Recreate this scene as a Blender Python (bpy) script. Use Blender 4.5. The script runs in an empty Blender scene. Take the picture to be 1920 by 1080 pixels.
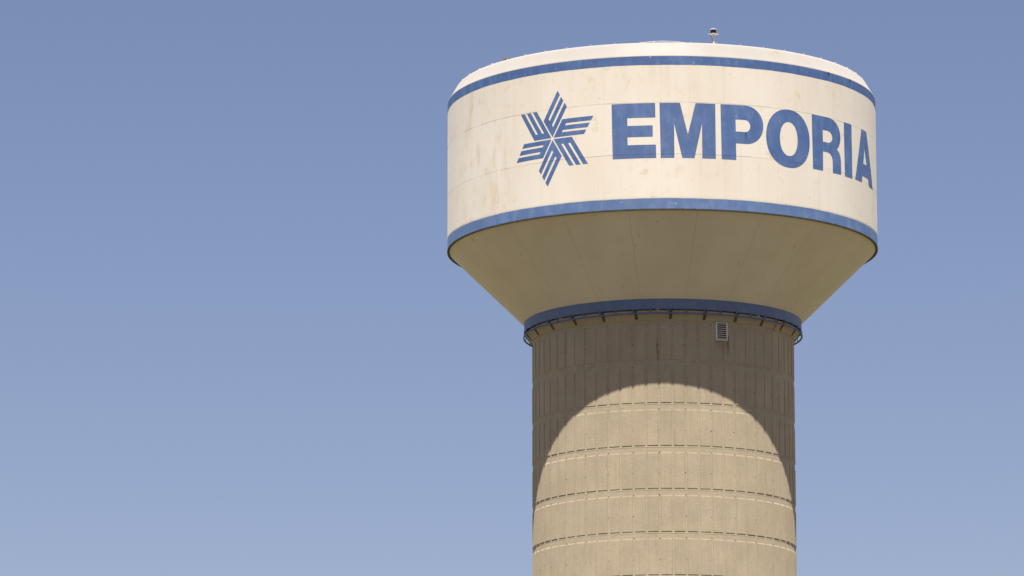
import bpy, bmesh, math, random
from mathutils import Vector, Matrix
random.seed(7)
sc = bpy.context.scene
PI = math.pi
R_ = math.radians

# ------------------------------------------------------------------ camera
cam_d = bpy.data.cameras.new("camera")
cam = bpy.data.objects.new("camera", cam_d); sc.collection.objects.link(cam); sc.camera = cam
F_PX, PITCH, ROLL, YAW, DIST = 8780.7, 0.1865337, -0.00095895, -0.0326889, 215.2435
cam_d.sensor_width = 36; cam_d.lens = F_PX * 36 / 1920
cam_d.clip_start = 0.5; cam_d.clip_end = 20000
cy, sy, cp, sp = math.cos(YAW), math.sin(YAW), math.cos(PITCH), math.sin(PITCH)
fwd = Vector((sy*cp, cy*cp, sp)); rt = Vector((cy, -sy, 0)); up = rt.cross(fwd)
r2 = math.cos(ROLL)*rt + math.sin(ROLL)*up; u2 = -math.sin(ROLL)*rt + math.cos(ROLL)*up
M = Matrix((r2, u2, -fwd)).transposed().to_4x4(); M.translation = Vector((0, -DIST, 1.6))
cam.matrix_world = M

# ------------------------------------------------------------------ sky, sun, exposure
SUN_EL, SUN_AZ = 61.2, -0.75          # azimuth measured from the camera side of the tower
w = bpy.data.worlds.new("World"); sc.world = w; w.use_nodes = True
nt = w.node_tree; bg = nt.nodes['Background']
sky = nt.nodes.new('ShaderNodeTexSky'); sky.sky_type = 'NISHITA'; sky.sun_disc = False
sky.sun_elevation = R_(SUN_EL); sky.sun_rotation = R_(180 + SUN_AZ)
sky.altitude = 350; sky.air_density = 1.0; sky.dust_density = 0.65; sky.ozone_density = 2.0
tint = nt.nodes.new('ShaderNodeMix'); tint.data_type = 'RGBA'; tint.blend_type = 'MULTIPLY'; tint.inputs[0].default_value = 1
tint.inputs[7].default_value = (0.96, 0.825, 0.895, 1)
nt.links.new(sky.outputs[0], tint.inputs[6]); nt.links.new(tint.outputs[2], bg.inputs[0]); bg.inputs[1].default_value = 0.0572
sd = bpy.data.lights.new("sun", 'SUN'); sun = bpy.data.objects.new("sun", sd); sc.collection.objects.link(sun)
sd.energy = 4.3; sd.angle = R_(0.53); sd.color = (1.0, 0.965, 0.87)
a, e = R_(SUN_AZ), R_(SUN_EL)
sdir = Vector((math.sin(a)*math.cos(e), -math.cos(a)*math.cos(e), math.sin(e)))
sun.rotation_euler = sdir.to_track_quat('Z', 'Y').to_euler(); sun.location = sdir * 120
vs = sc.view_settings; vs.view_transform = 'Standard'; vs.look = 'None'; vs.gamma = 1; vs.exposure = 0.85

# ------------------------------------------------------------------ node helpers
class NT:
    def __init__(s, name, rough=0.6, spec=0.3):
        s.m = bpy.data.materials.new(name); s.m.use_nodes = True; s.t = s.m.node_tree
        s.b = s.t.nodes['Principled BSDF']; s.b.inputs['Roughness'].default_value = rough
        s.b.inputs['Specular IOR Level'].default_value = spec
        s.b.inputs['Diffuse Roughness'].default_value = 1.0
    def n(s, typ, **k):
        x = s.t.nodes.new(typ)
        for a, v in k.items(): setattr(x, a, v)
        return x
    def put(s, sock, v):
        if isinstance(v, bpy.types.NodeSocket): s.t.links.new(v, sock)
        elif v is not None: sock.default_value = v
    def mth(s, op, a, b=None, c=None):
        x = s.n('ShaderNodeMath', operation=op); s.put(x.inputs[0], a); s.put(x.inputs[1], b)
        if c is not None: s.put(x.inputs[2], c)
        return x.outputs[0]
    def mix(s, f, a, b, blend='MIX'):
        x = s.n('ShaderNodeMix', data_type='RGBA', blend_type=blend)
        s.put(x.inputs[0], f)
        s.put(x.inputs[6], a if isinstance(a, bpy.types.NodeSocket) else (*a, 1))
        s.put(x.inputs[7], b if isinstance(b, bpy.types.NodeSocket) else (*b, 1))
        return x.outputs[2]
    def cyl(s, R):
        """object position -> (arc length, height) round the tower axis"""
        tc = s.n('ShaderNodeTexCoord'); sx = s.n('ShaderNodeSeparateXYZ'); s.put(sx.inputs[0], tc.outputs['Object'])
        th = s.mth('ARCTAN2', sx.outputs[0], s.mth('MULTIPLY', sx.outputs[1], -1.0))
        s.th = th; s.deg = s.mth('MULTIPLY', th, 180/PI); s.s = s.mth('MULTIPLY', th, R); s.z = sx.outputs[2]
        s.ob = tc.outputs['Object']
        rad = s.mth('SQRT', s.mth('ADD', s.mth('MULTIPLY', sx.outputs[0], sx.outputs[0]), s.mth('MULTIPLY', sx.outputs[1], sx.outputs[1])))
        s.r = rad
    def sz(s, fs, fz, off=0.0):
        c = s.n('ShaderNodeCombineXYZ'); s.put(c.inputs[0], s.mth('MULTIPLY', s.s, fs)); s.put(c.inputs[1], s.mth('MULTIPLY', s.z, fz)); c.inputs[2].default_value = off
        return c.outputs[0]
    def noise(s, vec, scale, detail=4, rough=0.55, dist=0.0):
        x = s.n('ShaderNodeTexNoise'); s.put(x.inputs['Vector'], vec)
        x.inputs['Scale'].default_value = scale; x.inputs['Detail'].default_value = detail; x.inputs['Roughness'].default_value = rough
        x.inputs['Distortion'].default_value = dist
        return x.outputs['Fac']
    def ramp(s, v, lo, hi, a=0.0, b=1.0):
        x = s.n('ShaderNodeMapRange', interpolation_type='SMOOTHSTEP'); s.put(x.inputs[0], v)
        x.inputs[1].default_value = lo; x.inputs[2].default_value = hi; x.inputs[3].default_value = a; x.inputs[4].default_value = b
        return x.outputs[0]
    def near(s, v, c, wdt, soft=None):
        """1 where |v-c| < wdt, fading"""
        d = s.mth('ABSOLUTE', s.mth('SUBTRACT', v, c))
        return s.ramp(d, wdt, wdt + (soft or wdt*0.6), 1.0, 0.0)
    def every(s, v, period, off, wdt, soft=None):
        d = s.mth('ABSOLUTE', s.mth('SUBTRACT', s.mth('FLOORED_MODULO', s.mth('SUBTRACT', v, off - period/2), period), period/2))
        return s.ramp(d, wdt, wdt + (soft or wdt*0.6), 1.0, 0.0)
    def bump(s, h, strength=0.3, dist=0.01):
        x = s.n('ShaderNodeBump'); x.inputs['Strength'].default_value = strength; x.inputs['Distance'].default_value = dist
        s.put(x.inputs['Height'], h); s.put(s.b.inputs['Normal'], x.outputs[0])
    def col(s, c): s.put(s.b.inputs['Base Color'], c if isinstance(c, bpy.types.NodeSocket) else (*c, 1))

RT = 10.053
CREAM = (0.845, 0.775, 0.695)
def welds(n):
    """plate joints of the tank wall: two rings, verticals staggered"""
    wob = n.mth('MULTIPLY', n.mth('SUBTRACT', n.noise(n.sz(1, 1), 0.6, 2), 0.5), 0.035)
    zz = n.mth('ADD', n.z, wob)
    h = n.mth('MAXIMUM', n.near(zz, 48.80, 0.012, 0.012), n.near(zz, 46.42, 0.012, 0.012))
    mid = n.mth('MULTIPLY', n.mth('GREATER_THAN', n.z, 46.42), n.mth('LESS_THAN', n.z, 48.80))
    va = n.every(n.deg, 360/22, -16.4, 0.06, 0.07); vb = n.every(n.deg, 360/22, -8.2, 0.05, 0.06)
    v = n.mth('ADD', n.mth('MULTIPLY', va, n.mth('SUBTRACT', 1.0, mid)), n.mth('MULTIPLY', vb, mid))
    brk = n.ramp(n.noise(n.sz(1, 1, 3.0), 1.1, 3), 0.36, 0.60, 0.25, 1.0)
    return n.mth('MULTIPLY', n.mth('MAXIMUM', h, n.mth('MULTIPLY', v, 0.32)), brk)

def mat_cream_wall():
    n = NT('cream_paint', 0.5, 0.25); n.cyl(RT)
    c = n.mix(n.ramp(n.noise(n.sz(1, .35), 0.35, 5), 0.3, 0.7), CREAM, (0.80, 0.72, 0.625))
    # each course weathered a touch differently
    course = n.mth('MULTIPLY', n.mth('GREATER_THAN', n.z, 46.42), n.mth('LESS_THAN', n.z, 48.80))
    c = n.mix(n.mth('MULTIPLY', course, 0.35), c, (0.86, 0.795, 0.72))
    # fine vertical rain streaks
    st = n.ramp(n.noise(n.sz(3.2, 0.11), 1.0, 6, 0.65), 0.50, 0.74, 0, 0.34)
    c = n.mix(st, c, (0.70, 0.57, 0.40))
    # smears of rusty dirt in clusters
    clus = n.mth('MAXIMUM', n.ramp(n.noise(n.sz(0.42, 0.55, 5.1), 1.0, 2), 0.44, 0.62), n.mth('MULTIPLY', n.near(n.deg, -2.5, 2.0, 5.0), n.ramp(n.z, 46.0, 45.6)))
    bl = n.ramp(n.noise(n.sz(2.6, 1.9, 1.7), 1.0, 8, 0.72, 0.4), 0.53, 0.66)
    c = n.mix(n.mth('MULTIPLY', n.mth('MULTIPLY', bl, clus), 0.42), c, (0.68, 0.50, 0.26))
    # more grime on the left turn of the wall
    left = n.near(n.deg, -58.0, 5.0, 17.0)
    b2 = n.ramp(n.noise(n.sz(1.9, 0.55, 8.3), 1.0, 7, 0.7), 0.50, 0.66)
    c = n.mix(n.mth('MULTIPLY', n.mth('MULTIPLY', b2, left), 0.36), c, (0.62, 0.45, 0.25))
    # small specks
    sp_ = n.ramp(n.noise(n.sz(1, 0.7, 2.2), 5.5, 3, 0.6), 0.70, 0.76)
    c = n.mix(n.mth('MULTIPLY', sp_, 0.55), c, (0.50, 0.36, 0.20))
    sp2 = n.ramp(n.noise(n.sz(1, 0.9, 7.7), 9.0, 2, 0.5), 0.73, 0.77)
    c = n.mix(n.mth('MULTIPLY', sp2, 0.5), c, (0.33, 0.26, 0.17))
    # faint tan halo beneath the upper stripe
    drip = n.mth('MULTIPLY', n.ramp(n.z, 49.2, 50.5), n.ramp(n.noise(n.sz(1.4, 0.1, 4.4), 1.0, 5, 0.7), 0.52, 0.7))
    c = n.mix(n.mth('MULTIPLY', drip, 0.22), c, (0.62, 0.50, 0.30))
    wd = welds(n)
    c = n.mix(n.mth('MULTIPLY', wd, 0.42), c, (0.36, 0.29, 0.2)); n.col(c)
    h = n.mth('ADD', n.mth('MULTIPLY', wd, 0.6), n.mth('MULTIPLY', n.noise(n.sz(1, 1), 0.9, 2), 0.8))
    n.bump(h, 0.5, 0.012)
    return n.m

def mat_blue(name, base, faded, amount, weld=True):
    n = NT(name, 0.58, 0.5); n.cyl(RT)
    f = n.ramp(n.noise(n.sz(2.2, .9), 1.1, 7, 0.68), 0.40, 0.64, 0.0, amount)
    c = n.mix(f, base, faded)
    p = n.ramp(n.noise(n.sz(.35, .8, 3.), 1.0, 3), 0.40, 0.62, 0, 0.45)
    c = n.mix(p, c, tuple(x*0.86 for x in base))
    sc1 = n.mth('MULTIPLY', n.ramp(n.noise(n.sz(1.6, 1.2, 9.), 3.2, 6, 0.7), 0.60, 0.70), n.ramp(n.noise(n.sz(.8, .8, 2.), 0.9, 2), 0.48, 0.62))
    c = n.mix(n.mth('MULTIPLY', sc1, 0.75), c, (0.42, 0.50, 0.66))
    sc2 = n.ramp(n.noise(n.sz(6.0, 2.4, 6.), 1.6, 4, 0.7), 0.66, 0.74)
    c = n.mix(n.mth('MULTIPLY', sc2, 0.40), c, (0.55, 0.58, 0.62))
    if weld:
        wd = welds(n); c = n.mix(n.mth('MULTIPLY', wd, 0.5), c, (0.02, 0.04, 0.10)); n.bump(wd, 0.3, 0.006)
    n.col(c); return n.m

def mat_cone():
    n = NT('cream_paint_underside', 0.55, 0.25); n.cyl(8.2)
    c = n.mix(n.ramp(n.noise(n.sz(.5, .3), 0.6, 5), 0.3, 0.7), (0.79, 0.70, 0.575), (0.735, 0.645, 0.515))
    wd = n.every(n.deg, 18.0, 9.3, 0.05, 0.10)
    wd = n.mth('MAXIMUM', wd, n.mth('MULTIPLY', n.near(n.r, 6.95, 0.012, 0.02), 0.12))
    c = n.mix(n.mth('MULTIPLY', wd, 0.34), c, (0.40, 0.31, 0.19))
    smear = n.mth('MULTIPLY', n.ramp(n.noise(n.sz(2.4, 2.2, 1.3), 1.0, 7, 0.7, .5), 0.60, 0.70), n.ramp(n.noise(n.sz(.45, .5, 6.), 1.0, 2), 0.46, 0.62))
    c = n.mix(n.mth('MULTIPLY', smear, 0.55), c, (0.42, 0.31, 0.17))
    spk = n.ramp(n.noise(n.sz(1, 1, 4.), 4.2, 3), 0.70, 0.76)
    c = n.mix(n.mth('MULTIPLY', spk, 0.5), c, (0.34, 0.26, 0.16))
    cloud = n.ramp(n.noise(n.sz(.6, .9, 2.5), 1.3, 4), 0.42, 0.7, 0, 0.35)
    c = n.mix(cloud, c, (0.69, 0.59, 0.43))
    n.col(c); n.bump(n.mth('ADD', n.mth('MULTIPLY', wd, .6), n.noise(n.sz(1, 1), 0.8, 2)), 0.5, 0.012)
    return n.m

def mat_roof():
    n = NT('white_roof_paint', 0.5, 0.3); n.cyl(RT)
    c = n.mix(n.ramp(n.noise(n.sz(1.6, .5), 0.8, 5), 0.3, 0.75), (0.58, 0.54, 0.505), (0.56, 0.515, 0.46))
    st = n.mth('MULTIPLY', n.ramp(n.noise(n.sz(1.1, .25, 3.), 1.0, 6, .7), 0.58, 0.72), 0.22)
    c = n.mix(st, c, (0.70, 0.53, 0.30))
    rust = n.mth('MULTIPLY', n.near(n.deg, 31.9, 0.7, 1.3), n.mth('MULTIPLY', n.ramp(n.z, 51.1, 51.55), n.ramp(n.noise(n.ob, 4, 4), 0.35, 0.6)))
    c = n.mix(n.mth('MULTIPLY', rust, 0.6), c, (0.58, 0.42, 0.20))
    n.col(c); return n.m

def mat_concrete(name='cast_concrete'):
    n = NT(name, 0.92, 0.15); n.cyl(6.1)
    base, lo = (0.625, 0.508, 0.372), (0.515, 0.418, 0.302)
    c = n.mix(n.ramp(n.noise(n.sz(.8, .7), 1.0, 6, .62), 0.28, 0.74), base, lo)
    # every form panel took its own tone
    ce = n.n('ShaderNodeCombineXYZ')
    n.put(ce.inputs[0], n.mth('FLOOR', n.mth('DIVIDE', n.mth('ADD', n.deg, 1.7), 5.625)))
    n.put(ce.inputs[1], n.mth('FLOOR', n.mth('DIVIDE', n.mth('SUBTRACT', n.z, 37.745 - 1.957*20 - .2), 1.957)))
    wn = n.n('ShaderNodeTexWhiteNoise', noise_dimensions='2D'); n.put(wn.inputs['Vector'], ce.outputs[0])
    c = n.mix(n.mth('MULTIPLY', wn.outputs['Value'], 0.30), c, (0.47, 0.405, 0.300))
    # paler recessed strips, bevel shading painted as dark lines at both their edges
    dd = n.mth('ABSOLUTE', n.mth('SUBTRACT', n.mth('FLOORED_MODULO', n.mth('ADD', n.deg, 1.7 + 2.8125), 5.625), 2.8125))
    c = n.mix(n.mth('MULTIPLY', n.ramp(dd, .44, .40), 0.22), c, (0.60, 0.52, 0.39))
    inb = n.mth('FLOORED_MODULO', n.mth('SUBTRACT', n.z, 37.745), 1.957)
    ed = n.mth('MULTIPLY', n.near(dd, 0.53, 0.055, 0.06), n.ramp(inb, 1.64, 1.66, 1, 0))
    ed = n.mth('MULTIPLY', ed, n.ramp(n.noise(n.sz(2.5, .8, 4.), 1.0, 4), 0.36, 0.64, .16, .42))
    c = n.mix(ed, c, (0.23, 0.17, 0.10))
    # vertical wash streaks
    c = n.mix(n.ramp(n.noise(n.sz(5.0, .35, 2.), 1.0, 6, .65), 0.42, 0.72, 0, 0.38), c, (0.40, 0.33, 0.225))
    # pale lime bloom in patches
    bloom = n.mth('MULTIPLY', n.ramp(n.noise(n.sz(1.6, 1.3, 5.), 2.6, 8, .75, .2), 0.53, 0.66), n.ramp(n.noise(n.sz(.35, .3, 8.), 1.0, 2), 0.45, 0.62))
    c = n.mix(n.mth('MULTIPLY', bloom, 0.38), c, (0.66, 0.56, 0.40))
    # fine grain
    c = n.mix(n.ramp(n.noise(n.ob, 16, 6, .8), 0.36, 0.64, 0, 0.50), c, (0.36, 0.30, 0.215))
    fl = n.mth('MULTIPLY', n.ramp(n.noise(n.ob, 7, 6, .8), 0.56, 0.70), n.ramp(n.noise(n.sz(.5, .4, 11.), 1.0, 3), 0.40, 0.62))
    c = n.mix(n.mth('MULTIPLY', fl, 0.55), c, (0.72, 0.62, 0.46))
    # smeared patching paste along the horizontal lift band
    f = n.mth('FLOORED_MODULO', n.mth('SUBTRACT', n.z, 37.745 - 0.312), 1.957)
    band = n.mth('MULTIPLY', n.ramp(f, 0.0, 0.04), n.ramp(f, 0.28, 0.31, 1, 0))
    ps = n.ramp(n.noise(n.sz(.55, 2.6, 1.), 1.6, 6, .7, .4), 0.46, 0.60)
    c = n.mix(n.mth('MULTIPLY', n.mth('MULTIPLY', band, ps), 0.32), c, (0.52, 0.45, 0.35))
    ps2 = n.ramp(n.noise(n.sz(1.0, 5, 7.), 1.6, 5, .7, .6), 0.56, 0.64)
    c = n.mix(n.mth('MULTIPLY', n.mth('MULTIPLY', band, ps2), 0.40), c, (0.33, 0.28, 0.20))
    jt = n.near(n.mth('ADD', f, n.mth('MULTIPLY', n.mth('SUBTRACT', n.noise(n.sz(1, 1), 1.6, 4), .5), .10)), 0.215, 0.006, 0.008)
    c = n.mix(n.mth('MULTIPLY', n.mth('MULTIPLY', jt, n.ramp(n.noise(n.sz(1, 1, 3.), 1.2, 3), .42, .58)), 0.5), c, (0.25, 0.2, 0.14))
    # greyer, darker blotches towards the top on the left
    hi = n.mth('MULTIPLY', n.ramp(n.z, 37.4, 39.3), n.ramp(n.deg, -20.0, -50.0))
    c = n.mix(n.mth('MULTIPLY', n.mth('MULTIPLY', hi, n.ramp(n.noise(n.sz(1, 1, 6.), .8, 4), .4, .6)), 0.35), c, (0.42, 0.40, 0.33))
    # rust run below the louvre vent, leak stain near the axis
    dn = n.mth('ADD', n.deg, n.mth('MULTIPLY', n.mth('SUBTRACT', n.noise(n.sz(.3, 1.5), 3, 3), .5), 1.2))
    run = n.mth('MULTIPLY', n.near(dn, 29.1, 0.25, 0.55), n.mth('MULTIPLY', n.ramp(n.z, 37.7, 38.65), n.ramp(n.z, 38.9, 39.0, 1, 0)))
    run2 = n.mth('MULTIPLY', n.near(dn, 25.8, 2.6, 1.2), n.mth('MULTIPLY', n.ramp(n.z, 38.0, 38.72), n.ramp(n.z, 38.74, 38.76, 1, 0)))
    c = n.mix(n.mth('ADD', n.mth('MULTIPLY', run, 0.6), n.mth('MULTIPLY', run2, 0.28)), c, (0.16, 0.125, 0.085))
    lk = n.mth('MULTIPLY', n.near(dn, -2.2, 0.28, 0.35), n.mth('MULTIPLY', n.ramp(n.z, 37.3, 37.9), n.ramp(n.z, 38.5, 38.9, 1, 0)))
    lk = n.mth('MULTIPLY', lk, n.ramp(n.noise(n.sz(8, 2), 2, 4), .42, .56))
    c = n.mix(n.mth('MULTIPLY', lk, 0.65), c, (0.15, 0.12, 0.08))
    n.col(c)
    n.bump(n.mth('ADD', n.noise(n.ob, 9, 6, .7), n.mth('MULTIPLY', n.noise(n.sz(2, 1), 1.2, 3), 1.5)), 0.35, 0.008)
    return n.m

def mat_plain(name, c1, c2, rough=0.6, scale=6, metal=0.0, spec=0.3):
    n = NT(name, rough, spec); tc = n.n('ShaderNodeTexCoord')
    n.col(n.mix(n.ramp(n.noise(tc.outputs['Object'], scale, 5), 0.35, 0.68), c1, c2)); n.b.inputs['Metallic'].default_value = metal
    return n.m

def mat_ground():
    n = NT('dry_grassland', 0.95, 0.1); tc = n.n('ShaderNodeTexCoord')
    v = tc.outputs['Object']
    c = n.mix(n.ramp(n.noise(v, 0.02, 5), 0.35, 0.65), (0.203, 0.164, 0.080), (0.142, 0.132, 0.057))
    c = n.mix(n.ramp(n.noise(v, 0.6, 6, .7), 0.4, 0.7, 0, .6), c, (0.24, 0.195, 0.095))
    c = n.mix(n.ramp(n.noise(v, 6.0, 5, .7), 0.45, 0.7, 0, .5), c, (0.075, 0.082, 0.038))
    n.col(c); return n.m

m_cream, m_cone, m_roof, m_conc, m_ground = mat_cream_wall(), mat_cone(), mat_roof(), mat_concrete(), mat_ground()
BLUE = (0.070, 0.135, 0.325)
m_blue = mat_blue('blue_lettering_paint', (0.084, 0.158, 0.372), (0.150, 0.235, 0.45), 0.7)
m_blue_top = mat_blue('blue_stripe_paint', (0.066, 0.140, 0.350), (0.145, 0.230, 0.44), 0.6, False)
m_blue_low = mat_blue('faded_blue_stripe_paint', (0.116, 0.196, 0.405), (0.21, 0.295, 0.49), 0.6, False)
m_fascia = mat_blue('blue_fascia_paint', (0.145, 0.200, 0.36), (0.20, 0.25, 0.40), 0.8, False)
m_rail = mat_plain('blue_rail_paint', (0.105, 0.165, 0.34), (0.14, 0.19, 0.34))
m_drip = mat_plain('dark_drip_edge', (0.05, 0.05, 0.055), (0.09, 0.085, 0.08), 0.8)
m_brown = mat_plain('weathered_brown_steel', (0.10, 0.08, 0.055), (0.15, 0.12, 0.085), 0.8)
m_galv = mat_plain('galvanised_white_metal', (0.72, 0.67, 0.60), (0.62, 0.57, 0.50), 0.5)
m_vent = mat_plain('white_vent_paint', (0.83, 0.76, 0.68), (0.74, 0.66, 0.57), 0.5)
m_slat = mat_plain('grey_slat_paint', (0.66, 0.60, 0.53), (0.55, 0.50, 0.43), 0.5)
m_black = mat_plain('black_rubber_and_vent_shade', (0.012, 0.012, 0.012), (0.03, 0.028, 0.025), 0.6)
m_hole = mat_plain('hole_shade_and_corrosion', (0.05, 0.04, 0.03), (0.08, 0.06, 0.045), 0.9)  # painted shade of the tie holes, also colours the corroded spots
m_rust = mat_plain('rusted_steel', (0.30, 0.15, 0.06), (0.16, 0.09, 0.05), 0.8)
m_lens = mat_plain('dark_lamp_lens', (0.02, 0.012, 0.012), (0.035, 0.02, 0.02), 0.15, spec=0.5)

# ------------------------------------------------------------------ mesh helpers
def obj(name, bm, mats, parent=None, smooth=False, label=None):
    me = bpy.data.meshes.new(name); bm.to_mesh(me); bm.free()
    for m in (mats if isinstance(mats, (list, tuple)) else [mats]): me.materials.append(m)
    if smooth:
        for p in me.polygons: p.use_smooth = True
    o = bpy.data.objects.new(name, me); sc.collection.objects.link(o)
    if parent: o.parent = parent
    if label: o['label'] = label
    return o
def pol(R, th, z): return Vector((R*math.sin(th), -R*math.cos(th), z))
def lathe(bm, prof, n=720, mat=0, closed=False):
    """surface of revolution from a list of (R, z), outward normals for a profile that runs upward"""
    rows = []
    for R, z in prof:
        if R < 1e-5: rows.append([bm.verts.new((0, 0, z))])
        else: rows.append([bm.verts.new(pol(R, 2*PI*i/n, z)) for i in range(n)])
    pairs = list(zip(rows, rows[1:])) + ([(rows[-1], rows[0])] if closed else [])
    for a_, b_ in pairs:
        for i in range(n):
            j = (i+1) % n
            if len(a_) == 1: f = bm.faces.new((a_[0], b_[j], b_[i]))
            elif len(b_) == 1: f = bm.faces.new((a_[i], a_[j], b_[0]))
            else: f = bm.faces.new((a_[i], a_[j], b_[j], b_[i]))
            f.material_index = mat
def box(bm, c, sx, sy_, sz, rotz=0, tilt=0, mat=0):
    Mx = Matrix.Translation(c) @ Matrix.Rotation(rotz, 4, 'Z') @ Matrix.Rotation(tilt, 4, 'X') @ Matrix.Diagonal((sx, sy_, sz, 1))
    g = bmesh.ops.create_cube(bm, size=1, matrix=Mx)
    for f in {f for v in g['verts'] for f in v.link_faces}: f.material_index = mat
def tube(bm, pts, r, n=8, mat=0):
    rings = []
    for i, p in enumerate(pts):
        d = (pts[min(i+1, len(pts)-1)] - pts[max(i-1, 0)]).normalized()
        x = d.cross(Vector((0, 0, 1)) if abs(d.z) < .9 else Vector((1, 0, 0))).normalized(); y = d.cross(x)
        rings.append([bm.verts.new(p + r*(math.cos(2*PI*k/n)*x + math.sin(2*PI*k/n)*y)) for k in range(n)])
    for a_, b_ in zip(rings, rings[1:]):
        for k in range(n): bm.faces.new((a_[k], a_[(k+1) % n], b_[(k+1) % n], b_[k])).material_index = mat
    bm.faces.new(rings[0]); bm.faces.new(rings[-1])

# ------------------------------------------------------------------ ground
bm = bmesh.new()
radii = [0, 8, 20, 50, 120, 300, 800, 2500, 9000]
prev = None
for r in radii:
    ring = [bm.verts.new((0, 0, 0))] if r == 0 else [bm.verts.new(pol(r, 2*PI*i/96, 0)) for i in range(96)]
    if prev:
        for i in range(96):
            j = (i+1) % 96
            bm.faces.new((prev[0], ring[j], ring[i])[::-1] if len(prev) == 1 else (prev[i], ring[i], ring[j], prev[j]))
    prev = ring
bmesh.ops.recalc_face_normals(bm, faces=bm.faces)
g = obj('ground', bm, m_ground); g['kind'] = 'structure'
if g.data.polygons[0].normal.z < 0: g.data.flip_normals()

# ------------------------------------------------------------------ the water tower
T = bpy.data.objects.new('water_tower', None); sc.collection.objects.link(T)
T['label'] = 'tall town water tower, cream and blue steel tank on a round concrete shaft'
T['category'] = 'water tower'

# --- concrete shaft: raised form panels, recessed strips and lift bands
RS, DEP, CELL, OFF, LIFT, Z0 = 6.10, 0.023, 5.625, -1.7, 1.957, 37.745
ths = []                                    # (angle, is_panel, joint)
for k in range(64):
    c = OFF + CELL*k; seam = (k % 8 == 0)
    if seam: ths += [(c-.50, 0, 0), (c-.22, 0, 0), (c-.16, 0, 1), (c-.04, 0, 1), (c+.02, 0, 0), (c+.50, 0, 0)]
    else: ths += [(c-.50, 0, 0), (c+.50, 0, 0)]
    ths += [(c+.56, 1, 0)] + [(c+.56+(CELL-1.12)*t/4, 1, 0) for t in (1, 2, 3)] + [(c+CELL-.56, 1, 0)]
zs = []                                     # (z, is_panel_row, extra)
for k in range(20, -1, -1):
    z0 = Z0 - LIFT*k
    if z0 < -1.6: continue
    zs += [(z0, 0, 0), (z0+.005, 1, 0), (z0+1.587, 1, 0), (z0+1.640, 0, 0)]
    if k > 0: zs += [(z0+1.858, 0, 0), (z0+1.862, 0, .004)]
zs.append((39.56, 0, 0))
# each lift settles a few millimetres off its neighbours
jit = {}
bm = bmesh.new(); rows = []
rnd = random.Random(3)
cellj = {}
for iz, (z, pr, ex) in enumerate(zs):
    lift = math.floor((z - (Z0 - LIFT*20) + .1)/LIFT)
    row = []
    for it, (t, pa, jo) in enumerate(ths):
        cell = int(math.floor((t-OFF)/CELL))
        key = (lift, cell); 
        if key not in cellj: cellj[key] = rnd.uniform(-.003, .003)
        if pa and pr: R = RS + cellj[key]
        else: R = RS - DEP + ex - (0.006 if jo else 0)
        zj = z + (cellj[key]*1.2 if pa and ex == 0 else 0)
        row.append(bm.verts.new(pol(R, R_(t), zj)))
    rows.append(row)
n = len(ths)
for a_, b_ in zip(rows, rows[1:]):
    for i in range(n):
        j = (i+1) % n; bm.faces.new((a_[i], a_[j], b_[j], b_[i]))
# tie holes on every other strip
for k in range(0, 64, 2):
    for q in range(0, 12):
        z0 = Z0 - LIFT*q
        for dz in (0.69, 1.655):
            if rnd.random() < .12: continue
            t = R_(OFF + CELL*k - .12 + rnd.uniform(-.08, .08)); zc = z0 + dz + rnd.uniform(-.02, .02)
            rr = rnd.uniform(.017, .028)
            ctr = pol(RS - DEP + .004, t, zc); tx = Vector((math.cos(t), math.sin(t), 0))
            f = bm.faces.new([bm.verts.new(ctr + tx*rr*math.cos(x*PI/4) + Vector((0, 0, rr*math.sin(x*PI/4)))) for x in range(8)])
            f.material_index = 1
shaft = obj('concrete_shaft', bm, [m_conc, m_hole], T)

# --- flared concrete corbel with eight ribs
bm = bmesh.new()
lathe(bm, [(6.075, 39.56), (6.125, 39.575), (6.14, 39.60), (6.375, 39.94), (6.385, 39.965), (6.20, 39.99), (6.20, 40.40)], 360)
corbel = obj('concrete_corbel', bm, m_conc, T, smooth=False)
def wedge(bm, th, wd, prof, mat=0):
    """radial plate: profile (R, z) loop, thickness wd"""
    tx = Vector((math.cos(th), math.sin(th), 0))*wd/2
    A = [bm.verts.new(pol(R, th, z) - tx) for R, z in prof]; B = [bm.verts.new(pol(R, th, z) + tx) for R, z in prof]
    k = len(prof)
    bm.faces.new(A); bm.faces.new(B[::-1])
    for i in range(k): bm.faces.new((A[i], B[i], B[(i+1) % k], A[(i+1) % k]))
    bmesh.ops.recalc_face_normals(bm, faces=bm.faces)
for k in range(8):
    bm = bmesh.new(); wedge(bm, R_(-2.0 + 45*k), .13, [(6.10, 39.60), (6.18, 39.60), (6.425, 39.96), (6.43, 40.3), (6.30, 40.3)])
    obj('corbel_rib', bm, m_conc, corbel)

# --- blue fascia ring and steel brackets
bm = bmesh.new()
lathe(bm, [(6.44, 40.014), (6.465, 40.012), (6.465, 40.445), (6.475, 40.46), (6.475, 40.49), (6.44, 40.49)], 480, closed=True)
obj('fascia_ring', bm, m_fascia, T)
for k in range(25):
    bm = bmesh.new(); wedge(bm, R_(3.3 + 14.4*k), .13, [(6.12, 39.62), (6.17, 39.60), (6.435, 39.96), (6.438, 40.30), (6.30, 40.30)])
    obj('bracket', bm, m_brown, T)

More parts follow.
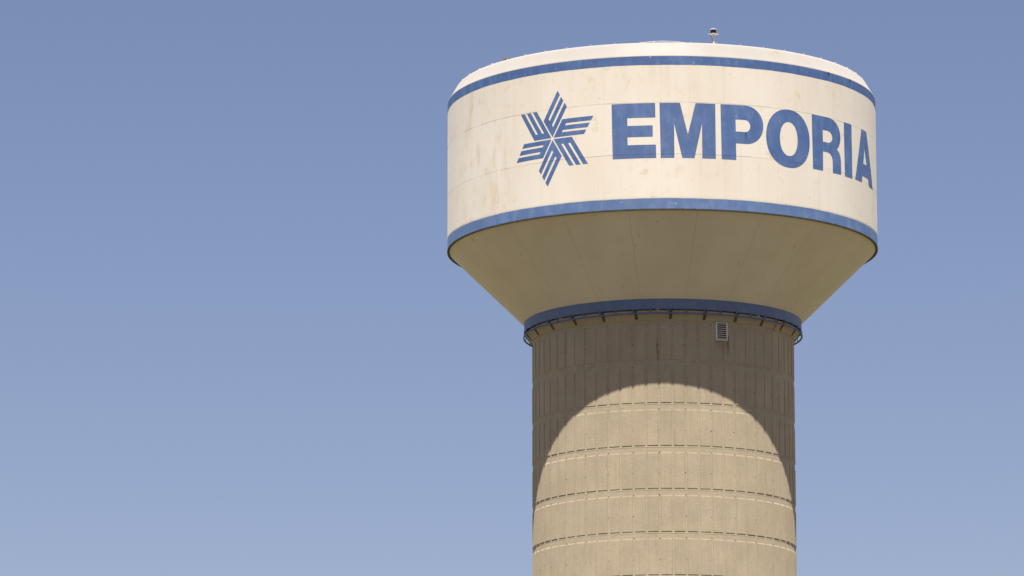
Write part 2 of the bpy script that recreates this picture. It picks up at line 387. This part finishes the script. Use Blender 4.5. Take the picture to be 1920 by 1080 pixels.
# --- painter's rail hung below the fascia
bm = bmesh.new()
lathe(bm, [(6.452, 39.795), (6.512, 39.795), (6.512, 39.852), (6.452, 39.852)], 480, closed=True)
rail = obj('hanging_rail', bm, m_rail, T)
proto = None
for k in range(50):
    t = R_(2.4 + 7.2*k)
    if proto is None:
        bm = bmesh.new(); box(bm, Vector((0, 0, 39.95)), .075, .012, .20); box(bm, Vector((0, .02, 40.03)), .075, .03, .05)
        proto = obj('post', bm, m_rail, rail); o = proto
    else:
        o = proto.copy(); sc.collection.objects.link(o); o.parent = rail
    o.location = (6.492*math.sin(t), -6.492*math.cos(t), 0); o.rotation_euler = (0, 0, t)

# --- cone, drip ring, wall, roof
ZB, ZT = 43.915, 50.92
bm = bmesh.new()
prof = [(6.47, 40.49)] + [(6.47 + (9.86-6.47)*t/14, 40.49 + (43.80-40.49)*t/14) for t in range(1, 15)] + [(9.93, 43.86), (9.975, 43.91)]
lathe(bm, prof, 720)
obj('tank_cone', bm, m_cone, T, smooth=True)
bm = bmesh.new()
lathe(bm, [(9.975, ZB-.055), (10.068, ZB-.055), (10.068, ZB-.003), (9.975, ZB-.003)], 720, closed=True)
obj('drip_ring', bm, m_drip, T)
bm = bmesh.new()
lathe(bm, [(9.9, ZB), (RT, ZB), (RT, 44.5), (RT, 46.42), (RT, 48.8), (RT, 50.0), (RT, ZT)], 1080)
shell = obj('tank_wall', bm, m_cream, T)
for p in shell.data.polygons: p.use_smooth = p.index >= 1080
for z0, z1, m, nm in ((ZB+.004, 44.39, m_blue_low, 'lower_stripe'), (50.515, ZT-.001, m_blue_top, 'upper_stripe')):
    bm = bmesh.new(); rnd = random.Random(5); N = 1440
    lo, hi = [], []
    wv = [rnd.uniform(0, 6) for _ in range(6)]
    def wob(i, s): return .005*math.sin(i*2*PI/N*17+wv[0]+s) + .003*math.sin(i*2*PI/N*53+wv[1]+s*2) + .0015*math.sin(i*2*PI/N*171+wv[2]+s)
    for i in range(N):
        t = 2*PI*i/N
        lo.append(bm.verts.new(pol(RT+.004, t, z0 + (wob(i, 1) if nm == 'upper_stripe' else 0))))
        hi.append(bm.verts.new(pol(RT+.004, t, z1 + (wob(i, 4) if nm == 'lower_stripe' else 0))))
    for i in range(N): j = (i+1) % N; bm.faces.new((lo[i], lo[j], hi[j], hi[i]))
    obj(nm, bm, m, shell, smooth=True)

def dome(R): return 51.66 + .84*(1 - (R/9.6)**2)
bm = bmesh.new()
lathe(bm, [(RT+.006, ZT), (RT+.006, ZT+.03), (10.03, ZT+.07), (9.93, 51.14), (9.80, 51.37), (9.70, 51.54), (9.655, 51.61), (9.60, 51.655)] +
      [(R, dome(R)) for R in (9.3, 8.5, 7.5, 6, 4.5, 3, 1.5, 0)], 720)
roof = obj('tank_roof', bm, m_roof, T, smooth=True)
proto = None
for k in range(52):
    t = R_(1.35 + 360/52*k)
    if proto is None:
        bm = bmesh.new(); box(bm, Vector((0, 0, 51.68)), .035, .10, .055); box(bm, Vector((0, .05, 51.66)), .07, .05, .03)
        proto = obj('roof_lug', bm, m_roof, roof); o = proto
    else:
        o = proto.copy(); sc.collection.objects.link(o); o.parent = roof
    o.location = (9.57*math.sin(t), -9.57*math.cos(t), 0); o.rotation_euler = (0, 0, t)
bm = bmesh.new()
t = R_(-48.0); box(bm, pol(9.42, t, 51.715), .36, .30, .06, rotz=t)
obj('roof_hatch', bm, m_rust, roof)
# two corroded spots on the upper stripe's top edge
for th, zc, sz in ((49.5, 50.90, .075), (59.6, 50.90, .06)):
    bm = bmesh.new(); t0 = R_(th)
    ring = []
    rnd = random.Random(int(th))
    for k in range(12):
        an = k*PI/6; q = sz*rnd.uniform(.6, 1.25)
        ring.append(bm.verts.new(pol(RT+.016, t0 + q*1.15*math.cos(an)/RT, zc + q*.6*math.sin(an) - (.12*sz/.075 if k == 9 else 0))))
    bm.faces.new(ring); bmesh.ops.recalc_face_normals(bm, faces=bm.faces)
    ex = bmesh.ops.extrude_face_region(bm, geom=bm.faces[:])
    for v in [v for v in ex['geom'] if isinstance(v, bmesh.types.BMVert)]: v.co += Vector((-math.sin(t0), math.cos(t0), 0))*.014
    obj('corroded_spot', bm, m_hole, shell)

# --- painted lettering, laid on the wall as paint
def decal(name, loops, parent, mat, label=None, step=.09):
    bm = bmesh.new(); es = []
    for L in loops:
        vs_ = [bm.verts.new((x, z, 0)) for x, z in L]
        es += [bm.edges.new((vs_[i], vs_[(i+1) % len(vs_)])) for i in range(len(vs_))]
    bmesh.ops.triangle_fill(bm, use_beauty=True, use_dissolve=False, edges=es)
    xs = [v.co.x for v in bm.verts]; x = min(xs) + step; x1 = max(xs)
    while x < x1:
        bmesh.ops.bisect_plane(bm, geom=bm.verts[:] + bm.edges[:] + bm.faces[:], plane_co=(x, 0, 0), plane_no=(1, 0, 0)); x += step
    for v in bm.verts:
        v.co = pol(RT+.005, v.co.x/RT, v.co.y)
    bm.normal_update()
    for f in bm.faces:
        c = f.calc_center_median()
        if f.normal.x*c.x + f.normal.y*c.y < 0: f.normal_flip()
    o = obj(name, bm, mat, parent, smooth=True, label=label); radial(o); return o
def radial(o):
    o.data.normals_split_custom_set_from_vertices([Vector((v.co.x, v.co.y, 0)).normalized() for v in o.data.vertices])
def arc(cx, cz, rx, rz, a0, a1, k=10, p=1.0):
    out = []
    for i in range(k+1):
        an = R_(a0 + (a1-a0)*i/k); c, s = math.cos(an), math.sin(an)
        out.append((cx + rx*math.copysign(abs(c)**p, c), cz + rz*math.copysign(abs(s)**p, s)))
    return out
B, H = 46.23, 48.76
letters = {
 'E': [[(-2.25, H), (-.27, H), (-.265, 48.09), (-1.53, 48.09), (-1.53, 47.73), (-.39, 47.73), (-.385, 47.21), (-1.53, 47.21), (-1.52, 46.845), (-.25, 46.845), (-.24, B), (-2.21, B)]],
 'M': [[(-.08, H), (.84, H), (1.19, 47.32), (1.55, H), (2.45, H), (2.46, B), (1.835, B), (1.83, 47.81), (1.48, B), (.93, B), (.575, 47.80), (.575, B), (-.035, B)]],
 'P': [[(2.69, H), (3.88, H+.01)] + arc(3.90, 47.885, .87, .885, 88, -88, 18) + [(3.41, 47.0), (3.42, B), (2.73, B)],
       [(3.40, 48.10)] + arc(3.86, 47.825, .25, .28, 90, -90, 12) + [(3.41, 47.545)]],
 'O': [arc(6.13, 47.465, 1.225, 1.345, 0, 352.5, 47, .93),
       arc(6.13, 47.45, .495, .785, 0, 350, 35, .93)],
 'R': [[(7.50, 48.79), (8.60, 48.80)] + arc(8.68, 48.03, .86, .77, 84, -20, 12)[0:] + [(9.40, 47.58), (9.24, 47.43), (9.42, 47.30), (9.52, 47.12), (9.565, 46.90), (9.57, 46.29), (8.905, 46.27), (8.90, 46.80), (8.86, 46.99), (8.74, 47.12), (8.60, 47.17), (8.22, 47.17), (8.21, 46.26), (7.54, 46.26)],
       [(8.22, 48.17), (8.56, 48.18), (8.72, 48.15), (8.84, 48.06), (8.90, 47.93), (8.88, 47.80), (8.80, 47.70), (8.66, 47.63), (8.22, 47.62)]],
 'I': [[(9.84, 48.81), (10.55, 48.82), (10.57, 46.29), (9.87, 46.28)]],
 'A': [[(11.65, 48.83), (12.33, 48.83), (13.37, 46.31), (12.63, 46.31), (12.49, 46.64), (11.70, 46.64), (11.60, 46.31), (10.85, 46.31)],
       [(12.01, 47.97), (12.31, 47.23), (11.84, 47.23)]],
}
for ch, loops in letters.items():
    loops = [[(x, z) for x, z in L] for L in loops]
    decal('letter', loops, shell, m_blue, 'capital letter %s painted in blue' % ch)
# emblem: six leaning E shapes turned about one point
cx, cz, la, lb, g0 = -5.13, 47.44, .96, 1.56, .034
def blade(ang):
    av = Vector((math.cos(R_(ang+37.5)), math.sin(R_(ang+37.5)))); bv = Vector((math.cos(R_(ang-22.5)), math.sin(R_(ang-22.5))))
    ins = g0/math.sin(R_(60))
    def P(a_, b_):
        q = Vector((cx, cz)) + av*(ins + (la-ins)*a_) + bv*(ins + (lb-ins)*b_); return (q.x, q.y)
    return [P(0, 0), P(0, 1), P(.245, 1), P(.245, .20), P(.375, .20), P(.375, 1), P(.62, 1), P(.62, .20), P(.75, .20), P(.75, 1), P(1, 1), P(1, 0)]
em = bpy.data.objects.new('emblem', None); sc.collection.objects.link(em); em.parent = T
em['label'] = 'blue six pointed star made of leaning E shapes'
for k in range(6):
    decal('emblem_blade', [blade(83.4 + 60*k)], em, m_blue)

# --- louvre vent high on the shaft
def vent():
    th = R_(25.85); c = pol(6.135, th, 39.127)
    fr = bmesh.new(); W, Hh, D = .575, .83, .06
    for sx in (-1, 1): box(fr, Vector((sx*(W/2-.026), 0, 0)), .052, D, Hh)
    box(fr, Vector((0, .004, Hh/2-.016)), W-.106, D-.01, .032); box(fr, Vector((0, .004, -Hh/2+.025)), W-.106, D-.01, .05)
    Mx = Matrix.Translation(c) @ Matrix.Rotation(th, 4, 'Z')
    fr.transform(Mx); f = obj('louvre_vent', fr, m_vent, T, label='white louvred vent high on the concrete shaft')
    b = bmesh.new(); box(b, Vector((0, .024, 0)), W-.108, .01, Hh-.02); b.transform(Mx); obj('backing', b, m_black, f)  # black sheet standing in for the shade inside the louvres
    for i in range(8):
        b = bmesh.new(); box(b, Vector((0, -.004, -.318 + i*.0935)), W-.110, .008, .042, tilt=R_(-25)); b.transform(Mx)
        obj('slat', b, m_slat, f)
vent()

# --- loose cable under the fascia
bm = bmesh.new()
pts = [pol(6.40 - .02*k, R_(55.6 - .05*k - .02*k*k), 39.98 - .062*k) for k in range(9)]
tube(bm, pts, .013, 6)
obj('cable', bm, m_black, T)

# --- warning light on its mast at the roof edge
th = R_(14.96); cc = pol(9.3, th, 0)
bm = bmesh.new(); tube(bm, [cc + Vector((-.0, 0, 51.66)), cc + Vector((-.018, 0, 52.15))], .042, 12)
mast = obj('warning_light', bm, m_vent, T, label='small black warning light on a white mast at the roof edge')
cc = cc + Vector((-.018, 0, 0))
bm = bmesh.new(); box(bm, cc + Vector((0, 0, 52.165)), .34, .34, .022, rotz=PI/4 + th*.2)
obj('mounting_plate', bm, m_vent, mast)
bm = bmesh.new()
def ring_prof(prof):
    b = bmesh.new(); lathe(b, prof, 32); b.transform(Matrix.Translation(cc)); return b
lp = [(0, 52.18)]
for k in range(4):
    z = 52.185 + k*.038; lp += [(.118, z), (.138, z+.008), (.138, z+.026), (.118, z+.034)]
lp += [(.10, 52.35), (0, 52.35)]
obj('lamp', ring_prof(lp), m_lens, mast)
obj('lamp_cap', ring_prof([(0, 52.352), (.125, 52.352), (.145, 52.37), (.14, 52.395), (.10, 52.415), (0, 52.42)]), m_galv, mast)
bm = bmesh.new(); tube(bm, [cc + Vector((-.16, -.02, 52.15)), cc + Vector((-.13, -.03, 52.10)), cc + Vector((-.065, .01, 52.03)), cc + Vector((-.055, .01, 51.85)), cc + Vector((-.055, .01, 51.68))], .009, 6)
obj('lamp_cable', bm, m_black, mast)

# --- railing ring round the roof centre
bm = bmesh.new()
rc = [pol(1.85, 2*PI*k/64, 53.60) + Vector((.05, 0, 0)) for k in range(65)]
tube(bm, rc, .015, 8)
tube(bm, [p - Vector((0, 0, .52)) for p in rc], .02, 8)
rr = obj('roof_railing', bm, m_vent, T)
for k in range(20):
    t = 2*PI*k/20 + .1; b = bmesh.new(); q = pol(1.85, t, 0) + Vector((.05, 0, 0))
    tube(b, [q + Vector((0, 0, 52.4)), q + Vector((0, 0, 53.60))], .02, 6)
    obj('post', b, m_vent, rr)
for dx, y, hgt in ((-.55, -1.55, 53.52), (.40, -1.55, 53.50), (.95, -1.2, 53.40)):
    bm = bmesh.new(); tube(bm, [Vector((dx, y, 52.3)), Vector((dx, y, hgt))], .035, 12); rv = obj('roof_vent', bm, m_galv, T)
    bm = bmesh.new(); tube(bm, [Vector((dx, y, hgt+.002)), Vector((dx, y, hgt+.035))], .075, 12); obj('vent_cap', bm, m_galv, rv)
